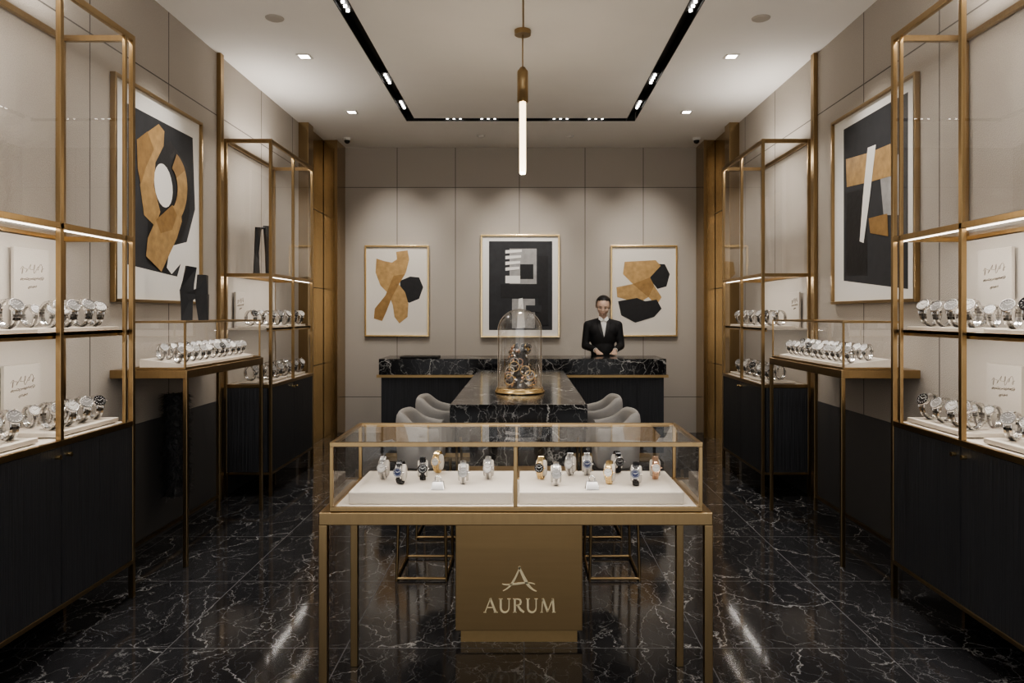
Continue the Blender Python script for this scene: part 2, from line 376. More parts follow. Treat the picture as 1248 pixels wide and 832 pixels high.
def get_t(theta, st, di, band, merged, rnd):
    k = (theta, st, di, band, merged, rnd)
    if k not in TEMPL:
        parts = watch_parts(theta, st, di, band, rnd)
        if merged:
            mb = MB(); mats = []
            for nm, p, ms in parts:
                o = len(mats); mats += ms; q = len(mb.v)
                mb.v += p.v; mb.f += [[i+q for i in f] for f in p.f]; mb.m += [i+o for i in p.m]; mb.s += p.s
            TEMPL[k] = [('watch', mb.mesh('watch', mats))]
        else:
            TEMPL[k] = [(nm, p.mesh(nm, ms)) for nm, p, ms in parts]
    return TEMPL[k]
DN = {'dblue':'blue dial','dwhite':'white dial','dblack':'black dial','dsilver':'silver dial'}; SN = {'steel':'polished steel','gold':'yellow gold','rose':'rose gold'}
def watch(x, y, z, rot, sc, st, di, where, group, theta=0.12, merged=False, band=None, rnd=False):
    lab = '%s wristwatch with %s %s' % (SN[st], DN[di], where)
    ts = get_t(theta, st, di, band, merged, rnd)
    if merged:
        o = bpy.data.objects.new('wristwatch', ts[0][1]); COL.objects.link(o)
        o.location = (x, y, z+0.0005); o.rotation_euler = (0,0,rot); o.scale = (sc,)*3
        o['label'] = lab; o['category'] = 'watch'; o['group'] = group
    else:
        e = thing('wristwatch', lab, 'watch', (x, y, z+0.0005), rot, group, sc)
        for nm, me in ts:
            o = bpy.data.objects.new(nm, me); COL.objects.link(o); o.parent = e

# ------------------------------------------------------------------ front display table + case
TX0, TX1, TY0, TY1, TZ = -0.735, 0.68, 2.56, 3.06, 0.785
e = thing('display_table', 'brushed brass display table with slim square legs', 'table', ((TX0+TX1)/2, (TY0+TY1)/2, 0)); off = tuple(e.location)
MB().box(TX0, TX1, TY0, TY1, TZ-0.045, TZ).obj('tabletop', M['brass'], e, off, bevel=0.003)
for x0 in (TX0, TX1-0.03):
    for y0 in (TY0, TY1-0.03):
        MB().box(x0, x0+0.03, y0, y0+0.03, 0, TZ-0.045).obj('leg', M['brass'], e, off, bevel=0.002)
CX0, CX1, CY0, CY1, CZ0, CZ1 = -0.70, 0.647, 2.575, 3.045, TZ+0.001, 1.035
e = thing('display_case', 'brass-framed glass showcase standing on the display table', 'display case', ((CX0+CX1)/2, (CY0+CY1)/2, CZ0)); off = tuple(e.location)
m = MB(); q = 0.013; tr_ = 0.016
for z0, z1 in ((CZ0, CZ0+0.016), (CZ1-tr_, CZ1)):
    m.box(CX0, CX1, CY0, CY0+q, z0, z1).box(CX0, CX1, CY1-q, CY1, z0, z1).box(CX0, CX0+q, CY0+q, CY1-q, z0, z1).box(CX1-q, CX1, CY0+q, CY1-q, z0, z1)
for x0 in (CX0, CX1-q):
    for y0 in (CY0, CY1-q): m.box(x0, x0+q, y0, y0+q, CZ0+0.016, CZ1-tr_)
xm = -0.029
m.box(xm-0.007, xm+0.007, CY0, CY0+0.012, CZ0+0.016, CZ1-tr_); m.box(xm-0.005, xm+0.005, CY1-0.012, CY1, CZ0+0.016, CZ1-tr_)
m.obj('frame', M['brass'], e, off, bevel=0.0015)
MB().box(CX0+q, CX1-q, CY0+q, CY1-q, CZ0+0.002, CZ0+0.010).obj('base_panel', M['cream'], e, off)
g = 0.006
MB().quad((CX0+q, CY1-g, CZ0+0.016), (CX1-q, CY1-g, CZ0+0.016), (CX1-q, CY1-g, CZ1-tr_), (CX0+q, CY1-g, CZ1-tr_)).obj('glass_pane', M['glass'], e, off)
for x in (CX0+g, CX1-g):
    MB().quad((x, CY0+q, CZ0+0.016), (x, CY1-q, CZ0+0.016), (x, CY1-q, CZ1-tr_), (x, CY0+q, CZ1-tr_)).obj('glass_pane', M['glass'], e, off)
MB().quad((CX0+q, CY0+q, CZ1-0.004), (CX1-q, CY0+q, CZ1-0.004), (CX1-q, CY1-q, CZ1-0.004), (CX0+q, CY1-q, CZ1-0.004)).obj('glass_top', M['glass'], e, off)
area(((CX0+CX1)/2, CY0+0.024, CZ1-0.012), 1.25, 0.012, 2.6, (math.radians(14),0,0))
area(((CX0+CX1)/2, CY1-0.024, CZ1-0.012), 1.25, 0.012, 1.0, (math.radians(-18),0,0))
TRZ = CZ0+0.0105
for xa, xb in ((-0.645, -0.040), (-0.016, 0.592)):
    o = MB().box(xa, xb, 2.63, 2.985, TRZ, 0.843).obj('display_tray', M['cream'], None, ((xa+xb)/2, 2.8, TRZ), label='cream leather watch display tray in the brass showcase', top='tray', bevel=0.004)
    o['group'] = 'showcase trays'
FW = [(466,586,'steel','dwhite'),(487,592,'steel','dblue'),(514,587,'steel','dblack'),(533,578,'gold','dwhite'),(564,592,'steel','dsilver'),(595,586,'steel','dwhite'),
      (660,586,'gold','dblack'),(678,594,'steel','dsilver'),(696,581,'steel','dwhite'),(716,581,'steel','dblue'),(744,592,'gold','dwhite'),(777,594,'steel','dblue'),(800,586,'rose','dwhite'),(753,578,'steel','dblack')]
for px, fy, st, di in FW:
    s = (fy-VY)/(HC-0.843); d = F/s; x = (px-VX)/s; r = random.uniform(-0.35, 0.35)
    watch(x, d+0.03, 0.843, r, 1.03, st, di, 'on a cream cushion', 'watches in the showcase', band='dblack' if px in (487,514,777,753) else None)
    cu = MB(); cu.lathe([(0.0,-0.020),(0.013,-0.020),(0.0150,-0.017),(0.0150,0.017),(0.013,0.020),(0.0,0.020)], 20)
    cu.v = [(v[2], v[0]*1.2, 0.0455+v[1]*2.2) for v in cu.v]
    o = cu.obj('watch_cushion', M['back'], label='small cream cushion inside a watch bracelet', top='cushion', loc=(x, d+0.03, 0.843)); o.rotation_euler = (0,0,r); o['group'] = 'watch cushions'
for px in (533, 722):
    s = (597-VY)/(HC-0.843); d = F/s; x = (px-VX)/s
    e = thing('ring_stand', 'small metal wedge stand holding a silver ring', 'ring stand', (x, d+0.015, 0.8435), group='ring stands')
    w = MB(); w.add([(-0.026,-0.02,0),(0.026,-0.02,0),(0.026,0.02,0),(-0.026,0.02,0),(-0.02,0.0,0.028),(0.02,0.0,0.028),(0.02,0.016,0.028),(-0.02,0.016,0.028)],
        [(3,2,1,0),(4,5,6,7),(0,1,5,4),(2,3,7,6),(1,2,6,5),(3,0,4,7)]); w.obj('wedge', M['steeld'], e, bevel=0.002)
    MB().tube([(0.011*math.cos(t), 0.006, 0.036+0.011*math.sin(t)) for t in [2*math.pi*k/20 for k in range(20)]], 0.0022, 8, 0, True).obj('ring', M['steel'], e)

# pedestal with lettering
S1 = 267.0; PD = F/S1
px0, px1 = (555-VX)/S1, (710-VX)/S1
e = thing('sign_pedestal', 'bronze pedestal box with gold lettering and emblem', 'pedestal', ((px0+px1)/2, PD+0.2, 0)); off = tuple(e.location)
MB().box(px0, px1, PD, PD+0.4, 0.052, 0.72).obj('body', M['sign'], e, off, bevel=0.003)
MB().box(px0+0.024, px1-0.024, PD+0.006, PD+0.38, 0, 0.052).obj('plinth', M['plinth'], e, off, label='satin brass plinth')
def strokes(mb, segs, ox, oz, s, y0, y1):
    for pts in segs:
        P = [(ox+p[0]*s, oz+p[1]*s, p[2]*s) for p in pts]
        Lf, Rt = [], []
        for i, (x, z, w) in enumerate(P):
            a = P[max(i-1, 0)]; b = P[min(i+1, len(P)-1)]
            dx, dz = b[0]-a[0], b[1]-a[1]; L = math.hypot(dx, dz) or 1
            nx, nz = -dz/L*w/2, dx/L*w/2
            Lf.append((x+nx, z+nz)); Rt.append((x-nx, z-nz))
        for i in range(len(P)-1):
            mb.prism([Rt[i], Rt[i+1], Lf[i+1], Lf[i]], y0, y1)
def ser(x, z, a=0.13): return [(x-a, z, 0.04), (x+a, z, 0.04)]
def Ucv():
    pts = [(0.12,1,0.15),(0.12,0.38,0.15)]
    for k in range(1, 10):
        t = math.pi*k/10; pts.append((0.42-0.30*math.cos(t), 0.36-0.34*math.sin(t), 0.15-0.07*k/10))
    return pts+[(0.72,0.38,0.075),(0.72,1,0.075)]
GL = {'A': (0.92, [[(0.06,0,0.07),(0.46,1.02,0.07)],[(0.44,1.02,0.15),(0.84,0,0.15)],[(0.2,0.36,0.055),(0.68,0.36,0.055)],ser(0.06,0.018,0.1),ser(0.84,0.018,0.15)]),
      'U': (0.84, [Ucv(), ser(0.12,0.982,0.14), ser(0.72,0.982,0.12)]),
      'R': (0.80, [[(0.14,0,0.15),(0.14,1,0.15)],[(0.14,0.975,0.06),(0.38,0.97,0.07),(0.53,0.90,0.13),(0.57,0.76,0.15),(0.53,0.61,0.13),(0.38,0.53,0.07),(0.14,0.515,0.06)],[(0.34,0.53,0.13),(0.56,0.2,0.15),(0.80,0.02,0.12)],ser(0.14,0.018,0.14),ser(0.08,0.982,0.08)]),
      'M': (1.12, [[(0.12,0,0.07),(0.2,1,0.07)],[(0.2,1,0.15),(0.56,0.05,0.15)],[(0.56,0.05,0.065),(0.92,1,0.065)],[(0.92,1,0.15),(1.0,0,0.15)],ser(0.12,0.018,0.1),ser(1.0,0.018,0.13)])}
LH = 17/S1; bz0 = HC-(746-VY)/S1; x = (590-VX)/S1; lt = MB()
tw = sum(GL[ch][0] for ch in 'AURUM')+0.16*4; k = ((677-590)/S1)/tw/LH
for ch in 'AURUM':
    wd, sg = GL[ch]; tmp = MB(); strokes(tmp, sg, 0, 0, LH, PD-0.004, PD)
    tmp.v = [(x+v[0]*k, v[1], bz0+v[2]) for v in tmp.v]; lt.add(tmp.v, tmp.f); x += (wd+0.16)*LH*k
lt.obj('lettering', M['letter'], e, off, label='raised pale gold serif lettering')
def ep(px, py, w): return ((px-VX)/S1, HC-(py-VY)/S1, w/S1)
def curve(p0, p1, p2, p3, w0, wm, w1, n=14):
    out = []
    for i in range(n+1):
        t = i/n; a = (1-t)**3; b_ = 3*t*(1-t)**2; c_ = 3*t*t*(1-t); d_ = t**3
        x = a*p0[0]+b_*p1[0]+c_*p2[0]+d_*p3[0]; y = a*p0[1]+b_*p1[1]+c_*p2[1]+d_*p3[1]
        w = w0+(wm-w0)*min(1, 2*t) if t < 0.5 else wm+(w1-wm)*(2*t-1)
        out.append(ep(x, y, w))
    return out
em = MB(); strokes(em, [curve((634,690),(628,704),(624,715),(613,719.5),1.6,2.6,0.8), curve((632.5,690),(638,702),(643,717),(654,720),2.2,4.0,0.8),
    curve((612,711),(622,715),(640,706),(652,711.5),0.8,2.4,0.8)], 0, 0, 1, PD-0.004, PD)
em.obj('emblem', M['letter'], e, off, label='raised pale gold letter A emblem')
spot((-0.02, 1.5, ZC-0.03), (-0.02, 3.26, 0.30), 105, 15, 1.0)

# ------------------------------------------------------------------ tall side cabinets
def plaque(x, y, z, rot, w, h, grp):
    e = thing('inscribed_plaque', 'cream upright plaque with handwritten script in a lit cabinet', 'plaque', (x, y, z), rot, grp)
    MB().box(-w/2, w/2, -0.008, 0.008, 0.0005, h).obj('board', M['back'], e, bevel=0.002)
    m = MB()
    for row, (zz, a, n) in enumerate(((h*0.74, 0.024, 6), (h*0.62, 0.008, 12), (h*0.52, 0.008, 4))):
        L = w*(0.66 if row < 2 else 0.25); pts = []
        for i in range(n*10+1):
            t = i/(n*10); am = a*(0.35+0.65*abs(math.sin(t*13+row*2)))
            pts.append((-L/2+L*t+0.010*math.sin(2*math.pi*n*t), -0.0085, zz+0.01*t+am*math.sin(2*math.pi*n*t+1.2*math.sin(9*t))*(1 if math.sin(t*23) > -0.6 else 0.2)))
        m.tube(pts, 0.0011, 4)
    m.obj('inscription', M['ink'], e, label='handwritten grey script')
WS = ['steel']*7; WD = ['dsilver','dwhite','dsilver','dsilver','dwhite','dsilver','dblack']
def cabinet(sg, y0, y1, ztop, zbar, zsh, zb, mull, near):
    xf = -2.06 if sg > 0 else 1.95; xw = (XL+0.008) if sg > 0 else (XR-0.008)
    zbot = 0.18; t = 0.024
    e = thing('display_cabinet', 'tall brass-framed glass cabinet with black wood doors and lit shelves', 'display cabinet', ((xf+xw)/2, (y0+y1)/2, 0), group='tall glass display cabinets'); off = tuple(e.location)
    xi = xf-t*sg; xb = xw+t*sg
    fr = MB()
    for (xa, xc) in ((xf, xi), (xw, xb)):
        for ya in (y0, y1-t): fr.box(xa, xc, ya, ya+t, zbot, ztop)
    for z0, z1 in ((ztop-0.032, ztop), (zbar-0.028, zbar), (zb-0.028, zb), (zbot, zbot+0.02)):
        fr.box(xf, xi, y0+t, y1-t, z0, z1); fr.box(xw, xb, y0+t, y1-t, z0, z1)
        fr.box(xi, xb, y0, y0+t, z0, z1); fr.box(xi, xb, y1-t, y1, z0, z1)
    for ym in mull: fr.box(xf, xi, ym-t/2, ym+t/2, zb, ztop-t)
    if near: fr.box(xf, xf-0.018*sg, y1-0.095, y1-0.078, zb, ztop-t)
    fr.obj('frame', M['brass'], e, off, bevel=0.002)
    for (xa, xc) in ((xf, xi), (xw, xb)):
        for ya in (y0, y1-t): MB().box(xa, xc, ya, ya+t, 0, zbot).obj('leg', M['brass'], e, off)
    MB().box(xi-0.012*sg, xb, y0+0.004, y1-0.004, zbot+0.02, zb-0.028).obj('base_cabinet', M['wood'], e, off)
    ed = [y0+t]+list(mull)+[y1-t]
    for i in range(len(ed)-1):
        a, b = ed[i]+0.003, ed[i+1]-0.003
        d = MB().box(xf-0.004*sg, xi-0.012*sg, a, b, zbot+0.022, zb-0.030).obj('door', M['wood'], e, off)
        yk = b-0.035 if i % 2 == 0 else a+0.035
        if i == len(ed)-2: yk = a+0.035
        if i == len(ed)-3: yk = b-0.035
        xk = xf-0.004*sg
        MB().cyl((xk, yk, zb-0.07), (xk+0.022*sg, yk, zb-0.07), 0.009, 0.010, 14).obj('knob', M['gold'], d, off, label='small round brass knob')
    MB().box(xi, xb, y0+t, y1-t, zb-0.02, zb-0.004).obj('base_shelf', M['cream'], e, off)
    MB().box(xb-0.012*sg, xb, y0+t, y1-t, zb, zbar-0.02).obj('back_panel', M['back'], e, off)
    s1 = MB().box(xf-0.03*sg, xb, y0+0.008, y1-0.008, zsh-0.014, zsh)
    s1.box(xf-0.03*sg, xf-0.045*sg, y0+0.008, y1-0.008, zsh-0.028, zsh+0.001, 1)
    s1.obj('shelf', [M['cream'], M['brass']], e, off, label='cream shelf with brass edge')
    MB().quad((xi, y0+t, zbar-0.004), (xb, y0+t, zbar-0.004), (xb, y1-t, zbar-0.004), (xi, y1-t, zbar-0.004)).obj('glass_shelf', M['glass'], e, off)
    xg = xf-0.008*sg
    for i in range(len(ed)-1):
        a, b = ed[i], ed[i+1]
        MB().quad((xg, a, zbar), (xg, b, zbar), (xg, b, ztop-0.032), (xg, a, ztop-0.032)).obj('glass_pane', M['glass'], e, off)
    for y in (y0+0.008, y1-0.008):
        MB().quad((xi, y, zbar), (xb, y, zbar), (xb, y, ztop-0.032), (xi, y, ztop-0.032)).obj('glass_pane', M['glass'], e, off)
    L = y1-y0-2*t-0.04; yc = (y0+y1)/2
    MB().box(xi-0.002*sg, xi-0.008*sg, y0+t+0.02, y1-t-0.02, zbar-0.033, zbar-0.026).obj('led_strip', M['led'], e, off)
    for z, xa, pw in ((zbar-0.014, xi-0.012*sg, 6.0 if near else 3.6), (zsh-0.017, xf-0.056*sg, 5.0 if near else 1.5), (ztop-0.014, xi-0.012*sg, 3.5)):
        area((xa, yc, z), 0.012, L, pw*L/1.2, (0, math.radians(14)*sg, 0))
    return xf, xb
CW = 'on a lit cabinet shelf'
for sg in (1, -1):
    rot = math.pi/2*sg
    xf, xb = cabinet(sg, 1.96, 3.79, 2.97, 1.906, 1.415, 0.935, (2.57, 3.19), True)
    xc = xf-0.17*sg
    for zt, ys in ((1.4155, [(2.30,3.12),(3.24,3.74)]), (0.936, [(2.30,3.12),(3.24,3.74)])):
        for a, b in ys:
            if zt < 1: o = MB().box(xf-0.06*sg, xf-0.33*sg, a, b, zt, zt+0.022)
            else: o = MB().box(xf-0.06*sg, xf-0.30*sg, a, b, zt, zt+0.018)
            o = o.obj('display_tray', M['cream'], None, (xc, (a+b)/2, zt), label='cream jewellery display tray on a lit cabinet shelf', top='tray', bevel=0.003); o['group'] = 'cabinet trays'
    i = 0
    for (zt, sc) in ((1.434, 1.74), (0.9585, 1.68)):
        for y in (3.67, 3.555, 3.44, 3.325, 3.05, 2.93, 2.81):
            i += 1
            watch(xc+0.025*sg, y, zt, rot+random.uniform(-0.60,-0.25)*sg, sc*random.uniform(0.94,1.04), WS[i % 7], WD[i % 7], CW, 'watches in the tall cabinets', 0.6, rnd=True)
        for y in (3.61, 3.50, 3.385, 2.99, 2.87):
            i += 1
            watch(xc-0.112*sg, y, zt, rot+random.uniform(-0.6,-0.2)*sg, 1.4, 'steel', WD[i % 7], CW, 'watches in the tall cabinets', 0.6, rnd=True)
    plaque(xb+0.022*sg, 3.485, 1.416, rot, 0.25, 0.40, 'cabinet plaques')
    plaque(xb+0.022*sg, 3.42, 0.9365, rot, 0.25, 0.32, 'cabinet plaques')
    xf, xb = cabinet(sg, 5.84, 7.0, 2.93, 1.83, 1.38, 0.92, (6.42,), False)
    xc = xf-0.17*sg
    for zt in (1.3805, 0.921):
        for a, b in ((5.9, 6.40), (6.44, 6.94)):
            o = MB().box(xf-0.06*sg, xf-0.30*sg, a, b, zt, zt+0.018).obj('display_tray', M['cream'], None, (xc, (a+b)/2, zt), label='cream jewellery display tray on a lit cabinet shelf', top='tray', bevel=0.003); o['group'] = 'cabinet trays'
        for k in range(10):
            i += 1
            watch(xc+(0.06 if k % 2 else -0.05), 5.96+0.10*k, zt+0.0185, rot+random.uniform(-0.7,-0.2)*sg, 1.7, WS[i % 7], WD[(i+2) % 7], CW, 'watches in the far cabinets', 0.6, merged=True, rnd=True)
    plaque(xb+0.022*sg, 6.05, 1.381, rot, 0.20, 0.30, 'cabinet plaques')

# ------------------------------------------------------------------ wall-side display tables with glass boxes
for sg in (1, -1):
    xr = -1.99 if sg > 0 else 1.88; xw = XL+0.012 if sg > 0 else XR-0.012; xq = -2.34 if sg > 0 else 2.24
    y0, y1, zt = 4.22, 5.46, 1.165; t = 0.024
    e = thing('console_table', 'tall slim brass console table against the wall', 'table', ((xr+xw)/2, (y0+y1)/2, 0), group='brass console tables'); off = tuple(e.location)
    MB().box(xr, xw, y0, y1, zt-0.05, zt).obj('tabletop', M['brass'], e, off, bevel=0.003)
    for xa in (xr, xq+t*sg):
        for ya in (y0, y1-t): MB().box(xa, xa-t*sg, ya, ya+t, 0, zt-0.05).obj('leg', M['brass'], e, off, bevel=0.002)
    MB().box(xq+0.004*sg, xq+0.02*sg, y0+t, y1-t, 0.10, 0.12).obj('stretcher', M['brass'], e, off)
    bx0, bx1 = xr-0.015*sg, xq; z0, z1 = zt+0.001, 1.455; by0, by1 = y0+0.015, y1-0.015; t = 0.011
    e = thing('display_case', 'small brass-framed glass box on a brass console table', 'display case', ((bx0+bx1)/2, (by0+by1)/2, z0), group='console glass boxes'); off = tuple(e.location)
    m = MB()
    for za, zb_ in ((z0, z0+0.014), (z1-t, z1)):
        m.box(bx0, bx0-t*sg, by0, by1, za, zb_).box(bx1, bx1+t*sg, by0, by1, za, zb_).box(bx0-t*sg, bx1+t*sg, by0, by0+t, za, zb_).box(bx0-t*sg, bx1+t*sg, by1-t, by1, za, zb_)
    for xa in (bx0, bx1+t*sg):
        for ya in (by0, by1-t): m.box(xa, xa-t*sg, ya, ya+t, z0+0.014, z1-t)
    m.obj('frame', M['brass'], e, off, bevel=0.001)
    MB().box(bx0-t*sg, bx1+t*sg, by0+t, by1-t, z0+0.001, z0+0.008).obj('base_panel', M['cream'], e, off)
    x = bx1+0.005*sg
    MB().quad((x, by0, z0+0.014), (x, by1, z0+0.014), (x, by1, z1-t), (x, by0, z1-t)).obj('glass_pane', M['glass'], e, off)
    y = by1-0.005; MB().quad((bx0, y, z0+0.014), (bx1, y, z0+0.014), (bx1, y, z1-t), (bx0, y, z1-t)).obj('glass_pane', M['glass'], e, off)
    MB().quad((bx0, by0, z1-0.003), (bx1, by0, z1-0.003), (bx1, by1, z1-0.003), (bx0, by1, z1-0.003)).obj('glass_top', M['glass'], e, off)
    area((bx0-0.022*sg, (by0+by1)/2, z1-0.008), 0.010, 1.1, 2.2, (0, math.radians(15)*sg, 0))
    xc = (bx0+bx1)/2; tz = z0+0.0085
    tr = MB(); xa, xb = bx0-0.035*sg, bx1+0.03*sg
    tr.add([(xa,by0+0.06,tz),(xa,by1-0.06,tz),(xb,by1-0.06,tz),(xb,by0+0.06,tz),(xa,by0+0.06,tz+0.018),(xa,by1-0.06,tz+0.018),(xb,by1-0.06,tz+0.05),(xb,by0+0.06,tz+0.05)],
           [(0,3,2,1),(4,5,6,7),(0,1,5,4),(2,3,7,6),(1,2,6,5),(3,0,4,7)])
    o = tr.obj('display_tray', M['cream'], None, (xc, (by0+by1)/2, tz), label='sloping cream display tray inside a glass box', top='tray'); o['group'] = 'console trays'
    W_ = abs(xb-xa)
    for r_, dx in ((0, 0.060), (1, 0.18)):
        for k in range(11):
            xx = xa-dx*sg; zz = tz+0.018+0.032*(dx/W_)+0.002
            watch(xx, by0+0.11+k*0.094+0.03*r_, zz, math.pi/2*sg+random.uniform(-0.7,-0.3)*sg, 1.30, WS[(k+r_) % 7], WD[(k+3*r_) % 7], 'on a sloping cream tray', 'watches in the console boxes', 0.6, merged=True, rnd=True)

# ------------------------------------------------------------------ marble table, dome, sculpture
MX0, MX1, MY0, MY1, MZ = (548-VX)/202, (716-VX)/202, 4.31, 6.96, 0.95
e = thing('marble_table', 'long black veined marble table with thick slab top', 'table', ((MX0+MX1)/2, (MY0+MY1)/2, 0)); off = tuple(e.location)
MB().box(MX0, MX1, MY0, MY1, MZ-0.15, MZ).obj('tabletop', M['marble'], e, off, bevel=0.003)
for a in (MY0+0.02, MY1-0.12): MB().box(MX0+0.12, MX1-0.12, a, a+0.10, 0, MZ-0.15).obj('leg', M['marble'], e, off)
DX, DY = (633.5-VX)/175, 4.98
e = thing('glass_cloche', 'tall clear glass bell dome on a round brass base', 'cloche', (DX, DY, MZ+0.0005))
MB().lathe([(0.0,0.0),(0.172,0.0),(0.175,0.006),(0.172,0.016),(0.165,0.020),(0.165,0.030),(0.160,0.036),(0.0,0.036)], 48).obj('base', M['gold'], e)
R0 = 0.155; pr = [(R0+0.006, 0.037), (R0+0.006, 0.043), (R0, 0.046), (R0, 0.43)]+[(R0*math.cos(a), 0.43+R0*0.98*math.sin(a)) for a in [math.pi/2*k/14 for k in range(1, 14)]]+[(0.006, 0.583)]
MB().lathe(pr, 48).obj('glass_dome', M['dome'], e)
MB().lathe([(0.0,0.583),(0.008,0.584),(0.007,0.592),(0.014,0.602),(0.010,0.614),(0.0,0.617)], 16).obj('knob', M['dome'], e)
e = thing('jewelled_sculpture', 'craggy silver, rose gold and black sculpture under a glass dome', 'sculpture', (DX, DY, MZ+0.037))
rk = MB(); random.seed(21)
def rock(mb, c, r, mi):
    vs = []; n, m_ = 7, 5
    R = Matrix.Rotation(random.random()*6, 3, 'Z') @ Matrix.Rotation(random.random()*6, 3, 'X')
    sc = [r*random.uniform(0.6, 1.35) for _ in range(3)]
    for i in range(m_+1):
        ph = math.pi*i/m_
        for j in range(n):
            A = 2*math.pi*j/n; k = random.uniform(0.76, 1.15) if 0 < i < m_ else 1
            vs.append(Vector(c)+R @ Vector((sc[0]*math.sin(ph)*math.cos(A)*k, sc[1]*math.sin(ph)*math.sin(A)*k, sc[2]*math.cos(ph)*k)))
    vs = [Vector((v.x, v.y, max(v.z, 0.0005))) for v in vs]
    mb.add(vs, [(i*n+j, (i+1)*n+j, (i+1)*n+(j+1) % n, i*n+(j+1) % n) for i in range(m_) for j in range(n)], mi, False)
rk.lathe([(0.085,0.0),(0.080,0.06),(0.060,0.12),(0.066,0.18),(0.045,0.25),(0.0,0.29)], 14, mi=1, sm=False)
for k in range(210):
    z = random.uniform(0.01, 0.30); rad = 0.100*(1-(z/0.42)**2)*(0.80+0.18*math.sin(z*28))
    a = random.random()*6.28
    rock(rk, (rad*math.cos(a)+0.010*math.sin(z*25), rad*math.sin(a)*0.8, z), random.uniform(0.009, 0.021), random.choice([0,2,1,3,2,1,3,3,1]))
for k in range(12):
    a = 2*math.pi*k/12; z = 0.06+0.03*(k % 5); r1 = 0.022+0.006*(k % 3)
    cx_, cy_ = 0.088*math.cos(a)*(1-z), -0.06-0.01*(k % 3)
    rk.tube([(cx_+r1*math.cos(t), cy_, z+r1*math.sin(t)) for t in [2*math.pi*q/16 for q in range(16)]], 0.0035, 6, (2,3,0)[k % 3], True)
rk.obj('sculpture_body', [M['gold'], M['rockd'], M['rose'], M['steel']], e)
spot((DX, DY-0.5, ZC-0.03), (DX, DY, 1.0), 60, 22, 0.8)

# ------------------------------------------------------------------ counter stools
def rbox(mb, cx, cy, cz, hx, hy, hz, ex=4.0, n=28, m_=12, mi=0):
    vs = []
    def sp(v, e): return math.copysign(abs(v)**e, v)
    e1 = 2/ex
    for i in range(m_+1):
        ph = -math.pi/2+math.pi*i/m_
        for j in range(n):
            A = 2*math.pi*j/n
            vs.append((cx+hx*sp(math.cos(ph), e1)*sp(math.cos(A), e1), cy+hy*sp(math.cos(ph), e1)*sp(math.sin(A), e1), cz+hz*sp(math.sin(ph), e1)))
    mb.add(vs, [(i*n+j, i*n+(j+1) % n, (i+1)*n+(j+1) % n, (i+1)*n+j) for i in range(m_) for j in range(n)], mi, True)
def stool(x, y, rot):
    e = thing('counter_stool', 'grey upholstered counter stool with curved back and brass legs', 'stool', (x, y, 0), rot, 'stools at the marble table')
    s = MB(); rbox(s, -0.015, 0, 0.66, 0.115, 0.175, 0.06); s.obj('seat', M['fabric'], e)
    b = MB(); n = 40; vs = []; prof = [(0.0,0.64),(0.010,0.62),(0.036,0.64),(0.043,0.78),(0.045,0.885),(0.041,0.915),(0.030,0.934),(0.015,0.932),(0.003,0.912),(0.0,0.88)]
    K = len(prof)
    def sp(v, e): return math.copysign(abs(v)**e, v)
    for i in range(n+1):
        A = math.radians(62+236*i/n); tt = abs(i/n-0.5)*2
        drop = max(0, min(1, (tt-0.38)/0.5)); drop = drop*drop*(3-2*drop)
        for (dr, z) in prof:
            zz = 0.62+(z-0.62)*(1-0.26*drop)
            vs.append(((0.122+dr)*sp(math.cos(A), 0.7), (0.160+dr)*sp(math.sin(A), 0.7), zz))
    fs = [(i*K+j, i*K+(j+1) % K, (i+1)*K+(j+1) % K, (i+1)*K+j) for i in range(n) for j in range(K)]
    b.add(vs, fs, 0, True); b.add(vs[:K], [tuple(range(K))[::-1]], 0); b.add(vs[-K:], [tuple(range(K))], 0)
    b.obj('backrest', M['fabric'], e)
    for sx in (-1, 1):
        for sy in (-1, 1):
            MB().cyl((sx*0.140, sy*0.185, 0), (sx*0.125, sy*0.16, 0.62), 0.008, 0.009, 10).obj('leg', M['brass'], e)
    f = MB()
    for sx in (-1, 1): f.cyl((sx*0.140, -0.184, 0.014), (sx*0.140, 0.184, 0.014), 0.008, 0.008, 10)
    for sy in (-1, 1): f.cyl((-0.140, sy*0.184, 0.014), (0.140, sy*0.184, 0.014), 0.008, 0.008, 10)
    f.obj('base_frame', M['brass'], e)
for y in (4.19, 4.93):
    stool(-0.572, y, 0); stool(0.512, y, math.pi)

# ------------------------------------------------------------------ reception counter
QX0, QX1, QY0, QY1, QZ = -1.50, 1.48, 7.4, 8.0, 1.03
e = thing('reception_counter', 'long black marble-topped reception counter with brass inlay line', 'counter', ((QX0+QX1)/2, (QY0+QY1)/2, 0)); off = tuple(e.location)
MB().box(QX0, QX1, QY0, QY1, 0.865, QZ).obj('countertop', M['marble'], e, off, bevel=0.003, label='black veined marble countertop')
MB().box(QX0-0.02, QX1+0.02, QY0-0.02, QY1+0.004, 0.838, 0.865).obj('brass_band', M['plinth'], e, off, label='bright brass band')
b = MB().box(QX0+0.02, QX1-0.02, QY0+0.03, QY1-0.02, 0.05, 0.838)
for k in range(1, 10):
    x = QX0+(QX1-QX0)*k/10; b.box(x-0.003, x+0.003, QY0+0.026, QY0+0.03, 0.06, 0.838)
b.obj('body', M['wood'], e, off)
MB().box(QX0+0.06, QX1-0.06, QY0+0.07, QY1-0.05, 0, 0.05).obj('plinth', M['brass'], e, off)
o = MB().box(-1.30, -0.90, 7.5, 7.75, QZ+0.0005, QZ+0.018).obj('desk_pad', M['black'], None, (-1.1, 7.62, QZ+0.0005), label='thin black presentation pad on the marble counter', top='desk pad', bevel=0.004)

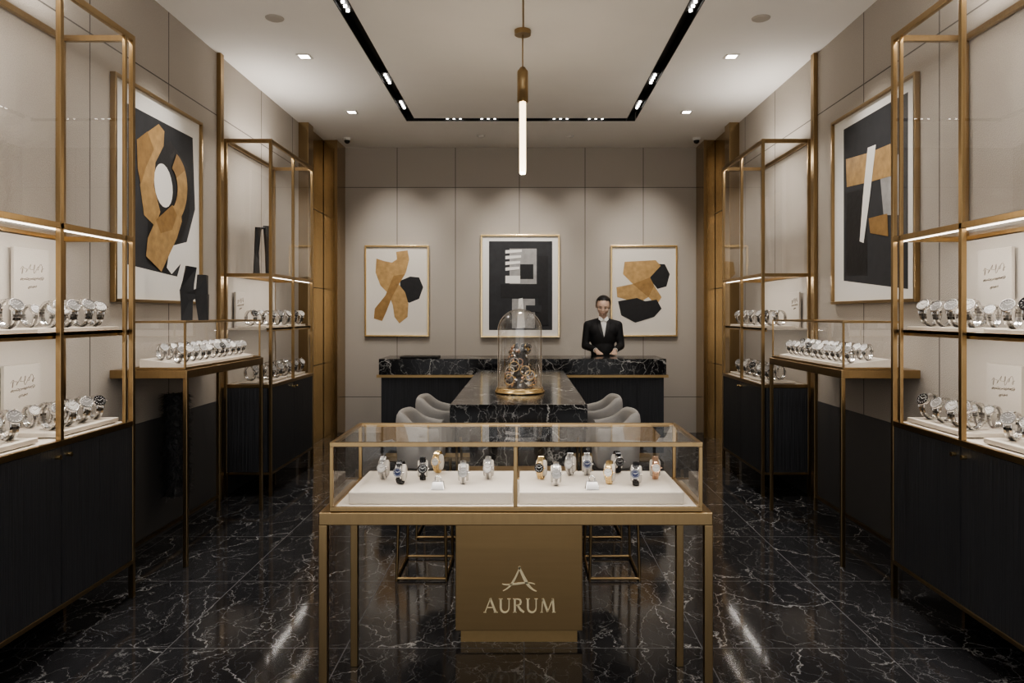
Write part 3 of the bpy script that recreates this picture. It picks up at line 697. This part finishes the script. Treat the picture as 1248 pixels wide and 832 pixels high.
# ------------------------------------------------------------------ artworks
def art(center, rot, W, H, polys, label, matm='paper'):
    e = thing('framed_artwork', label, 'framed artwork', center, rot, 'framed abstract artworks')
    f = MB(); t = 0.020; d0, d1 = -0.035, -0.001
    f.box(-W/2, W/2, d0, d1, H/2-t, H/2).box(-W/2, W/2, d0, d1, -H/2, -H/2+t).box(-W/2, -W/2+t, d0, d1, -H/2+t, H/2-t).box(W/2-t, W/2, d0, d1, -H/2+t, H/2-t)
    f.obj('frame', M['gold'] if rot == 0 else M['brass'], e, bevel=0.002)
    MB().box(-W/2+t, W/2-t, -0.014, -0.001, -H/2+t, H/2-t).obj('mat_board', M[matm], e)
    a = MB(); mats = []
    for i, (mk, pts) in enumerate(polys):
        if mk not in mats: mats.append(mk)
        y = -0.0145-0.0006*i
        ar = sum(pts[k][0]*pts[(k+1) % len(pts)][1]-pts[(k+1) % len(pts)][0]*pts[k][1] for k in range(len(pts)))
        if ar < 0: pts = pts[::-1]
        a.add([(p[0], y, p[1]) for p in pts], [tuple(range(len(pts)))], mats.index(mk))
    a.obj('painting', [M[k] for k in mats], e)
SB = F/YB
def bk(cx, cz, lst): return [((px-VX)/SB-cx, HC-(py-VY)/SB-cz) for px, py in lst]
def rect(x0, y0, x1, y1): return [(x0,y0),(x1,y0),(x1,y1),(x0,y1)]
def arc(cx, cy, ro, ri, a0, a1, n=16):
    o_ = [(cx+ro[0]*math.cos(math.radians(a0+(a1-a0)*i/n)), cy-ro[1]*math.sin(math.radians(a0+(a1-a0)*i/n))) for i in range(n+1)]
    i_ = [(cx+ri[0]*math.cos(math.radians(a0+(a1-a0)*i/n)), cy-ri[1]*math.sin(math.radians(a0+(a1-a0)*i/n))) for i in range(n+1)]
    return o_+i_[::-1]
def backart(x0, y0, x1, y1, polys, label, mm):
    cx = ((x0+x1)/2-VX)/SB; cz = HC-((y0+y1)/2-VY)/SB
    art((cx, YB-0.001, cz), 0, (x1-x0)/SB, (y1-y0)/SB, [(k, bk(cx, cz, p)) for k, p in polys], label, mm)
backart(445,299,523,410, [
 ('ablack', [(488,342),(500,337),(511,338),(516,350),(511,364),(499,369),(488,362)]),
 ('agold', [(459,315),(468,318),(478,320),(484,316),(483,307),(497,305),(499,316),(495,332),(486,346),(494,356),(498,370),(497,386),(487,394),(481,386),(479,372),(474,358),(464,348),(458,332)]),
 ('ochre2', [(480,336),(494,334),(486,347),(478,362),(471,380),(466,391),(456,388),(457,376),(470,360)])],
 'brass-framed abstract of folded ochre ribbon and black shape on cream', 'paper')
cp = [('adark', rect(596,294,673,402)), ('agrey', rect(621,303,654,347)), ('mboard', rect(616,336,634,345)), ('ablack', rect(634,322,650,340)), ('agrey', rect(624,364,652,400)), ('ablack', rect(610,346,662,363))]
for k in range(4): cp.append(('mboard', [(616,305+k*7),(636-k,304+k*7),(636-k,307+k*7),(616,309+k*7)]))
cp += [('mboard', [(632,364),(637,363),(640,399),(630,400)]), ('ablack', rect(656,312,668,396)), ('adark', rect(641,372,660,380))]
backart(586,286,682,411, cp, 'large brass-framed abstract of overlapping grey, white and black blocks', 'mboard')
backart(744,299,825,410, [
 ('ablack', [(794,321),(810,322),(816,334),(812,349),(801,352),(790,338)]),
 ('agold', [(761,319),(799,317),(805,324),(792,338),(797,348),(806,362),(800,372),(790,362),(778,369),(752,362),(751,350),(771,346),(759,334)]),
 ('ochre2', [(771,346),(792,338),(797,348),(790,362),(778,352)]),
 ('ablack', [(753,367),(776,363),(786,367),(800,365),(806,376),(797,386),(774,393),(757,384)])],
 'brass-framed abstract with ochre block above black shapes on cream', 'paper')
def sideart(sg, polys, label):
    xw = XL if sg > 0 else XR; y0, y1, z0, z1 = 4.24, 5.40, 1.57, 2.94
    yc, zc = (y0+y1)/2, (z0+z1)/2
    out = []
    for mk, pts in polys:
        q = []
        for px, py in pts:
            s = abs(px-VX)/abs(xw); y = F/s; z = HC-(py-VY)/s
            q.append(((y-yc)*sg, z-zc))
        out.append((mk, q))
    art((xw+0.002*sg, yc, zc), math.pi/2*sg, y1-y0, z1-z0, out, label, 'mboard')
oval = [(196+11*math.cos(a)+3*math.sin(a), 226+27*math.sin(a)) for a in [2*math.pi*k/20 for k in range(20)]]
sideart(1, [('adark', [(152,126),(232,168),(235,255),(224,298),(213,337),(152,322)]),
 ('ablack', [(178,185),(205,172),(230,210),(228,265),(205,335),(176,320)]),
 ('mboard', oval), ('mboard', [(204,300),(228,294),(220,318),(206,334),(200,326)]),
 ('agold', [(163,170),(190,151),(197,160),(196,178),(186,198),(184,226),(192,258),(186,276),(172,262),(167,225),(172,200),(166,190)]),
 ('ochre2', [(163,170),(176,160),(184,182),(174,204),(168,225),(164,205)]),
 ('agold', arc(200,230,(25,48),(13,28),-62,62)),
 ('ochre2', arc(200,230,(25,48),(13,28),28,62,8)),
 ('agold', [(176,290),(186,268),(206,250),(217,256),(218,270),(212,290),(193,331),(174,312)]),
 ('ochre2', [(186,268),(206,250),(212,262),(206,280),(192,284)])],
 'large brass-framed collage of broken ochre loop and folded bands on black')
sideart(-1, [('adark', [(1031,158),(1110,112),(1110,352),(1031,342)]), ('agrey', [(1074,196),(1104,186),(1104,262),(1080,262)]),
 ('ablack', [(1034,235),(1060,228),(1060,335),(1034,335)]),
 ('agold', [(1034,194),(1062,186),(1089,175),(1090,214),(1066,221),(1035,228)]), ('ochre2', [(1062,266),(1085,260),(1086,288),(1064,284)]),
 ('mboard', [(1061,180),(1071,176),(1064,236),(1056,296),(1051,294),(1055,240)])],
 'large brass-framed collage with ochre block and white strip on black')

# ------------------------------------------------------------------ black sculptures and shaggy hanging
e = thing('black_sculpture', 'pair of faceted black upright forms on the glass box', 'sculpture', (-2.17, 4.72, 1.4555), math.radians(20))
m = MB()
def slab(p0, p1, w0, w1, th, tw=0.0):
    p0, p1 = Vector(p0), Vector(p1); t = (p1-p0).normalized(); u = t.cross(Vector((0,1,0))).normalized(); v = t.cross(u)
    vs = []
    for p, w, a in ((p0, w0, 0), (p1, w1, tw)):
        uu = u*math.cos(a)+v*math.sin(a); vv = v*math.cos(a)-u*math.sin(a)
        for s1, s2 in ((-1,-1),(1,-1),(1,1),(-1,1)): vs.append(p+uu*s1*w/2+vv*s2*th/2)
    vs = [Vector((q.x, q.y, max(0.0, q.z))) for q in vs]
    m.add(vs, [(3,2,1,0),(4,5,6,7),(0,1,5,4),(1,2,6,5),(2,3,7,6),(3,0,4,7)])
slab((-0.05,0,0), (-0.052,0.005,0.20), 0.065, 0.080, 0.06, 0.2); slab((-0.052,0.005,0.19), (-0.025,0,0.355), 0.080, 0.060, 0.06, 0.25)
slab((0.05,0.005,0), (0.04,0,0.17), 0.060, 0.075, 0.06, -0.2); slab((0.04,0,0.16), (0.045,0.005,0.30), 0.075, 0.055, 0.055, -0.2)
slab((-0.045,0.0,0.15), (0.045,0.0,0.20), 0.06, 0.05, 0.05, 0.2)
m.obj('body', M['ablack'], e)
e = thing('black_sculpture', 'pair of thin black uprights on a cabinet glass shelf', 'sculpture', (-2.27, 6.22, 1.8265), math.radians(50))
m = MB(); m.tube([(-0.06,0,0.018),(-0.055,0.01,0.2),(-0.045,0,0.42)], [0.028,0.020,0.026], 6, 0, False, False)
m.tube([(0.055,0,0.018),(0.045,0.01,0.2),(0.03,0,0.44)], [0.028,0.018,0.026], 6, 0, False, False); m.tube([(-0.045,0,0.41),(0.03,0,0.425)], [0.012,0.012], 6, 0, False, False)
m.box(-0.09, 0.09, -0.03, 0.03, 0.0, 0.02); m.obj('body', M['ablack'], e)
random.seed(5)
m = MB(); hx, hy, z0, z1 = XL+0.135, 4.78, 0.26, 0.98
m.cyl((hx, hy, z0+0.03), (hx, hy, z1-0.02), 0.075, 0.075, 12)
for k in range(2600):
    a = random.uniform(0, 2*math.pi); z = random.uniform(z0+0.04, z1-0.01); d = Vector((math.cos(a), math.sin(a), 0)); sd = Vector((-d.y, d.x, 0))
    p = Vector((hx, hy, z))+d*0.07; L = random.uniform(0.03, 0.06); q = p+d*L*0.9+Vector((0,0,-L*random.uniform(-0.3, 0.9)))+sd*random.uniform(-0.03, 0.03)
    q.x = max(q.x, XL+0.009)
    m.add([p-sd*0.007, p+sd*0.007, q], [(0,1,2)])
o = m.obj('wall_hanging', M['fibre'], None, (hx, hy, z0), label='black shaggy fibre hanging on the dark wall panel', top='wall hanging'); o['kind'] = 'stuff'

# ------------------------------------------------------------------ person
def solidify(name, mb, voxel, mats, parent, sm=4):
    o = mb.obj(name+'_src', mats)
    r = o.modifiers.new('r', 'REMESH'); r.mode = 'VOXEL'; r.voxel_size = voxel
    s = o.modifiers.new('s', 'SMOOTH'); s.factor = 0.5; s.iterations = sm
    dg = bpy.context.evaluated_depsgraph_get(); dg.update()
    me = bpy.data.meshes.new_from_object(o.evaluated_get(dg)); bpy.data.objects.remove(o, do_unlink=True)
    me.name = name; me.materials.clear()
    for mm in mats: me.materials.append(mm)
    for p in me.polygons: p.use_smooth = True; p.material_index = 0
    ob = bpy.data.objects.new(name, me); COL.objects.link(ob); ob.parent = parent; return ob
pe = thing('person', 'person in black suit and white shirt looking down behind counter', 'person', (0.925, 8.31, 0))
HR = Matrix.Rotation(math.radians(18), 3, 'X') @ Matrix.Rotation(math.radians(-8), 3, 'Z'); HP = Vector((0, 0.0, 1.52)); HS = 1.09
def hrot(mb):
    mb.v = [tuple(HP+Vector((0,0,-0.020))+HR @ ((Vector(v)-HP)*HS)) for v in mb.v]; return mb
b = MB()
hd = MB()
hd.ell((0,0.0,1.625), (0.073,0.092,0.084), 24, 16); hd.ell((0,-0.022,1.582), (0.060,0.070,0.070), 24, 16); hd.ell((0,-0.055,1.534), (0.026,0.030,0.022), 14, 10)
hd.caps((0,-0.090,1.610), 0.0055, (0,-0.103,1.583), 0.0095, 10); hd.ell((0,-0.085,1.628), (0.042,0.006,0.007), 12, 8)
for s in (-1, 1):
    hd.ell((0.074*s, 0.01, 1.597), (0.008,0.016,0.025), 12, 8); hd.ell((0.032*s,-0.066,1.583), (0.022,0.02,0.022), 12, 8)
hd.ell((0,-0.086,1.554), (0.020,0.009,0.008), 12, 8)
hrot(hd); b.add(hd.v, hd.f)
b.caps((0,0.012,1.42), 0.050, (0,0.0,1.53), 0.045)
b.ell((0,0,1.27), (0.135,0.092,0.17), 20, 14); b.ell((0,0,1.07), (0.12,0.09,0.16), 20, 14); b.ell((0,0,0.93), (0.145,0.10,0.12), 20, 14)
b.caps((-0.140,0.005,1.375), 0.038, (0.140,0.005,1.375), 0.038)
for s in (-1, 1):
    b.caps((0.165*s,0,1.355), 0.038, (0.200*s,-0.01,1.13), 0.034); b.caps((0.200*s,-0.01,1.13), 0.034, (0.110*s,-0.250,1.085), 0.024)
    b.caps((0.107*s,-0.255,1.082), 0.023, (0.090*s,-0.310,1.066), 0.025); b.ell((0.087*s,-0.325,1.062), (0.035,0.045,0.017), 14, 10)
    for k, L in enumerate((0.9, 1.05, 1.0, 0.8)):
        x = (0.061+0.0175*k)*s; y = -0.355+0.004*abs(k-1)
        b.caps((x, y, 1.064), 0.0085, (x-0.004*s, y-0.030*L, 1.062), 0.0080, 8); b.caps((x-0.004*s, y-0.030*L, 1.062), 0.0080, (x-0.006*s, y-0.052*L, 1.045), 0.0075, 8)
    b.caps((0.065*s,-0.30,1.058), 0.011, (0.045*s,-0.330,1.050), 0.0095, 8); b.caps((0.045*s,-0.330,1.050), 0.0095, (0.040*s,-0.352,1.045), 0.0085, 8)
    b.caps((0.085*s,0,0.90), 0.078, (0.09*s,-0.01,0.50), 0.052); b.caps((0.09*s,-0.01,0.50), 0.050, (0.09*s,0.01,0.10), 0.036); b.caps((0.09*s,0.01,0.055), 0.036, (0.10*s,-0.13,0.035), 0.028)
solidify('body', b, 0.005, [M['skin']], pe, 3)
j = MB()
j.ell((0,0,1.25), (0.160,0.112,0.19), 24, 14); j.ell((0,0,1.07), (0.142,0.107,0.2), 24, 14); j.ell((0,0,0.93), (0.165,0.122,0.14), 24, 14)
for s in (-1, 1):
    j.caps((0.045*s,0.014,1.405), 0.048, (0.178*s,0.005,1.370), 0.047)
    j.caps((0.179*s,0,1.368), 0.048, (0.207*s,-0.008,1.125), 0.045); j.caps((0.207*s,-0.008,1.125), 0.045, (0.116*s,-0.235,1.090), 0.034)
    j.ell((0.09*s,-0.01,1.30), (0.088,0.088,0.10), 16, 10)
jk = solidify('suit_jacket', j, 0.008, [M['suit']], pe, 5)
bv = BVHTree.FromPolygons([v.co.copy() for v in jk.data.vertices], [tuple(p.vertices) for p in jk.data.polygons])
def sy(x, z, lift):
    h = bv.ray_cast(Vector((x, -1, z)), Vector((0, 1, 0)))
    return (h[0].y if h[0] else -0.08)-lift
def drape(name, rows, mt, lift, label=None):
    m = MB(); C = 7; vs = []
    for (z, xa, xb) in rows:
        for c_ in range(C):
            x = xa+(xb-xa)*c_/(C-1); vs.append((x, sy(x, z, lift), z))
    m.add(vs, [(i*C+q, i*C+q+1, (i+1)*C+q+1, (i+1)*C+q) for i in range(len(rows)-1) for q in range(C-1)], 0, True)
    m.obj(name, mt, pe, label=label)
Z0, Z1 = 1.440, 1.225
R_ = [i/14 for i in range(15)]
drape('shirt', [(Z0+(Z1-Z0)*t, -0.042*(1-t)-0.001, 0.042*(1-t)+0.001) for t in R_], M['shirt'], 0.003, 'white open-necked shirt front')
for s in (-1, 1):
    drape('lapel', [(Z0+(Z1-Z0)*t, s*(0.042*(1-t)), s*(0.042*(1-t)+0.040*math.sin(math.pi*min(1, t*0.8+0.15)))) for t in R_], M['lapel'], 0.006)
    cl = MB(); cl.add([(s*0.048,-0.043,1.470),(s*0.006,-0.073,1.437),(s*0.028,-0.092,1.407),(s*0.060,-0.068,1.434)], [(0,1,2,3)])
    o = cl.obj('shirt_collar', M['shirt'], pe); sd_ = o.modifiers.new('s','SOLIDIFY'); sd_.thickness = 0.004
for s in (-1, 1):
    MB().cyl((0.119*s,-0.226,1.092), (0.109*s,-0.256,1.085), 0.030, 0.028, 16).obj('shirt_cuff', M['shirt'], pe)
tr = MB(); tr.ell((0,0,0.92), (0.165,0.118,0.12), 20, 12)
for s in (-1, 1):
    tr.caps((0.087*s,0,0.88), 0.092, (0.092*s,-0.01,0.50), 0.070); tr.caps((0.092*s,-0.01,0.50), 0.070, (0.092*s,0.01,0.12), 0.056)
solidify('trousers', tr, 0.009, [M['suit']], pe, 4)
for s in (-1, 1):
    sh = MB(); sh.caps((0.092*s,0.015,0.05), 0.046, (0.10*s,-0.15,0.036), 0.036); sh.v = [(v[0], v[1], max(0.0, v[2])) for v in sh.v]
    sh.obj('shoe', M['lapel'], pe)
hr = MB(); hr.ell((0,0.010,1.633), (0.081,0.098,0.086), 40, 28, keep=lambda p: not (p.y < -0.035 and p.z < 1.690-0.25*abs(p.x)-0.0) and p.z > 1.575 and not (p.y < -0.015 and p.z < 1.650))
hr.ell((0,0.048,1.590), (0.066,0.058,0.066), 20, 12); hr.ell((0,0.112,1.60), (0.035,0.03,0.035), 14, 10)
hrot(hr).obj('hair', M['hair'], pe, label='dark hair slicked back and tied')
for s in (-1, 1):
    ey = MB(); ey.ell((0.028*s,-0.0865,1.607), (0.010,0.005,0.0030), 12, 8); hrot(ey).obj('eye', M['eye'], pe)
    eb = MB(); eb.tube([(0.014*s,-0.0935,1.626),(0.028*s,-0.0915,1.630),(0.042*s,-0.080,1.626)], 0.0016, 6); hrot(eb).obj('eyebrow', M['hair'], pe)
mo = MB(); mo.ell((0,-0.0935,1.554), (0.016,0.005,0.0038), 14, 8); hrot(mo).obj('mouth', M['lip'], pe)
spot((0.9, 6.2, ZC-0.02), (0.93, 8.2, 1.5), 70, 22, 0.9)

# added, unseen fill lights above the cabinets to brighten the ceiling
for x in (-2.25, 2.15):
    area((x, 2.9, 2.985), 0.2, 1.6, 11, (math.pi,0,0), name='ceiling_fill'); area((x, 6.42, 2.945), 0.2, 1.0, 6, (math.pi,0,0), name='ceiling_fill')

# ------------------------------------------------------------------ world + camera
wd = bpy.data.worlds.new('world'); bpy.context.scene.world = wd; wd.use_nodes = True
bg = wd.node_tree.nodes['Background']; bg.inputs[0].default_value = (0.95, 0.94, 0.92, 1); bg.inputs[1].default_value = 1.4
try: bpy.context.scene.view_settings.look = 'AgX - Medium High Contrast'
except Exception: pass
cam = bpy.data.cameras.new('camera'); co = bpy.data.objects.new('camera', cam); COL.objects.link(co)
co.location = (0, 0, HC); co.rotation_euler = (math.pi/2, 0, 0)
cam.sensor_width = 36; cam.sensor_fit = 'HORIZONTAL'; cam.lens = F/1248*36
cam.shift_x = (624-VX)/1248; cam.shift_y = -(416-VY)/1248
cam.clip_start = 0.05
bpy.context.scene.camera = co
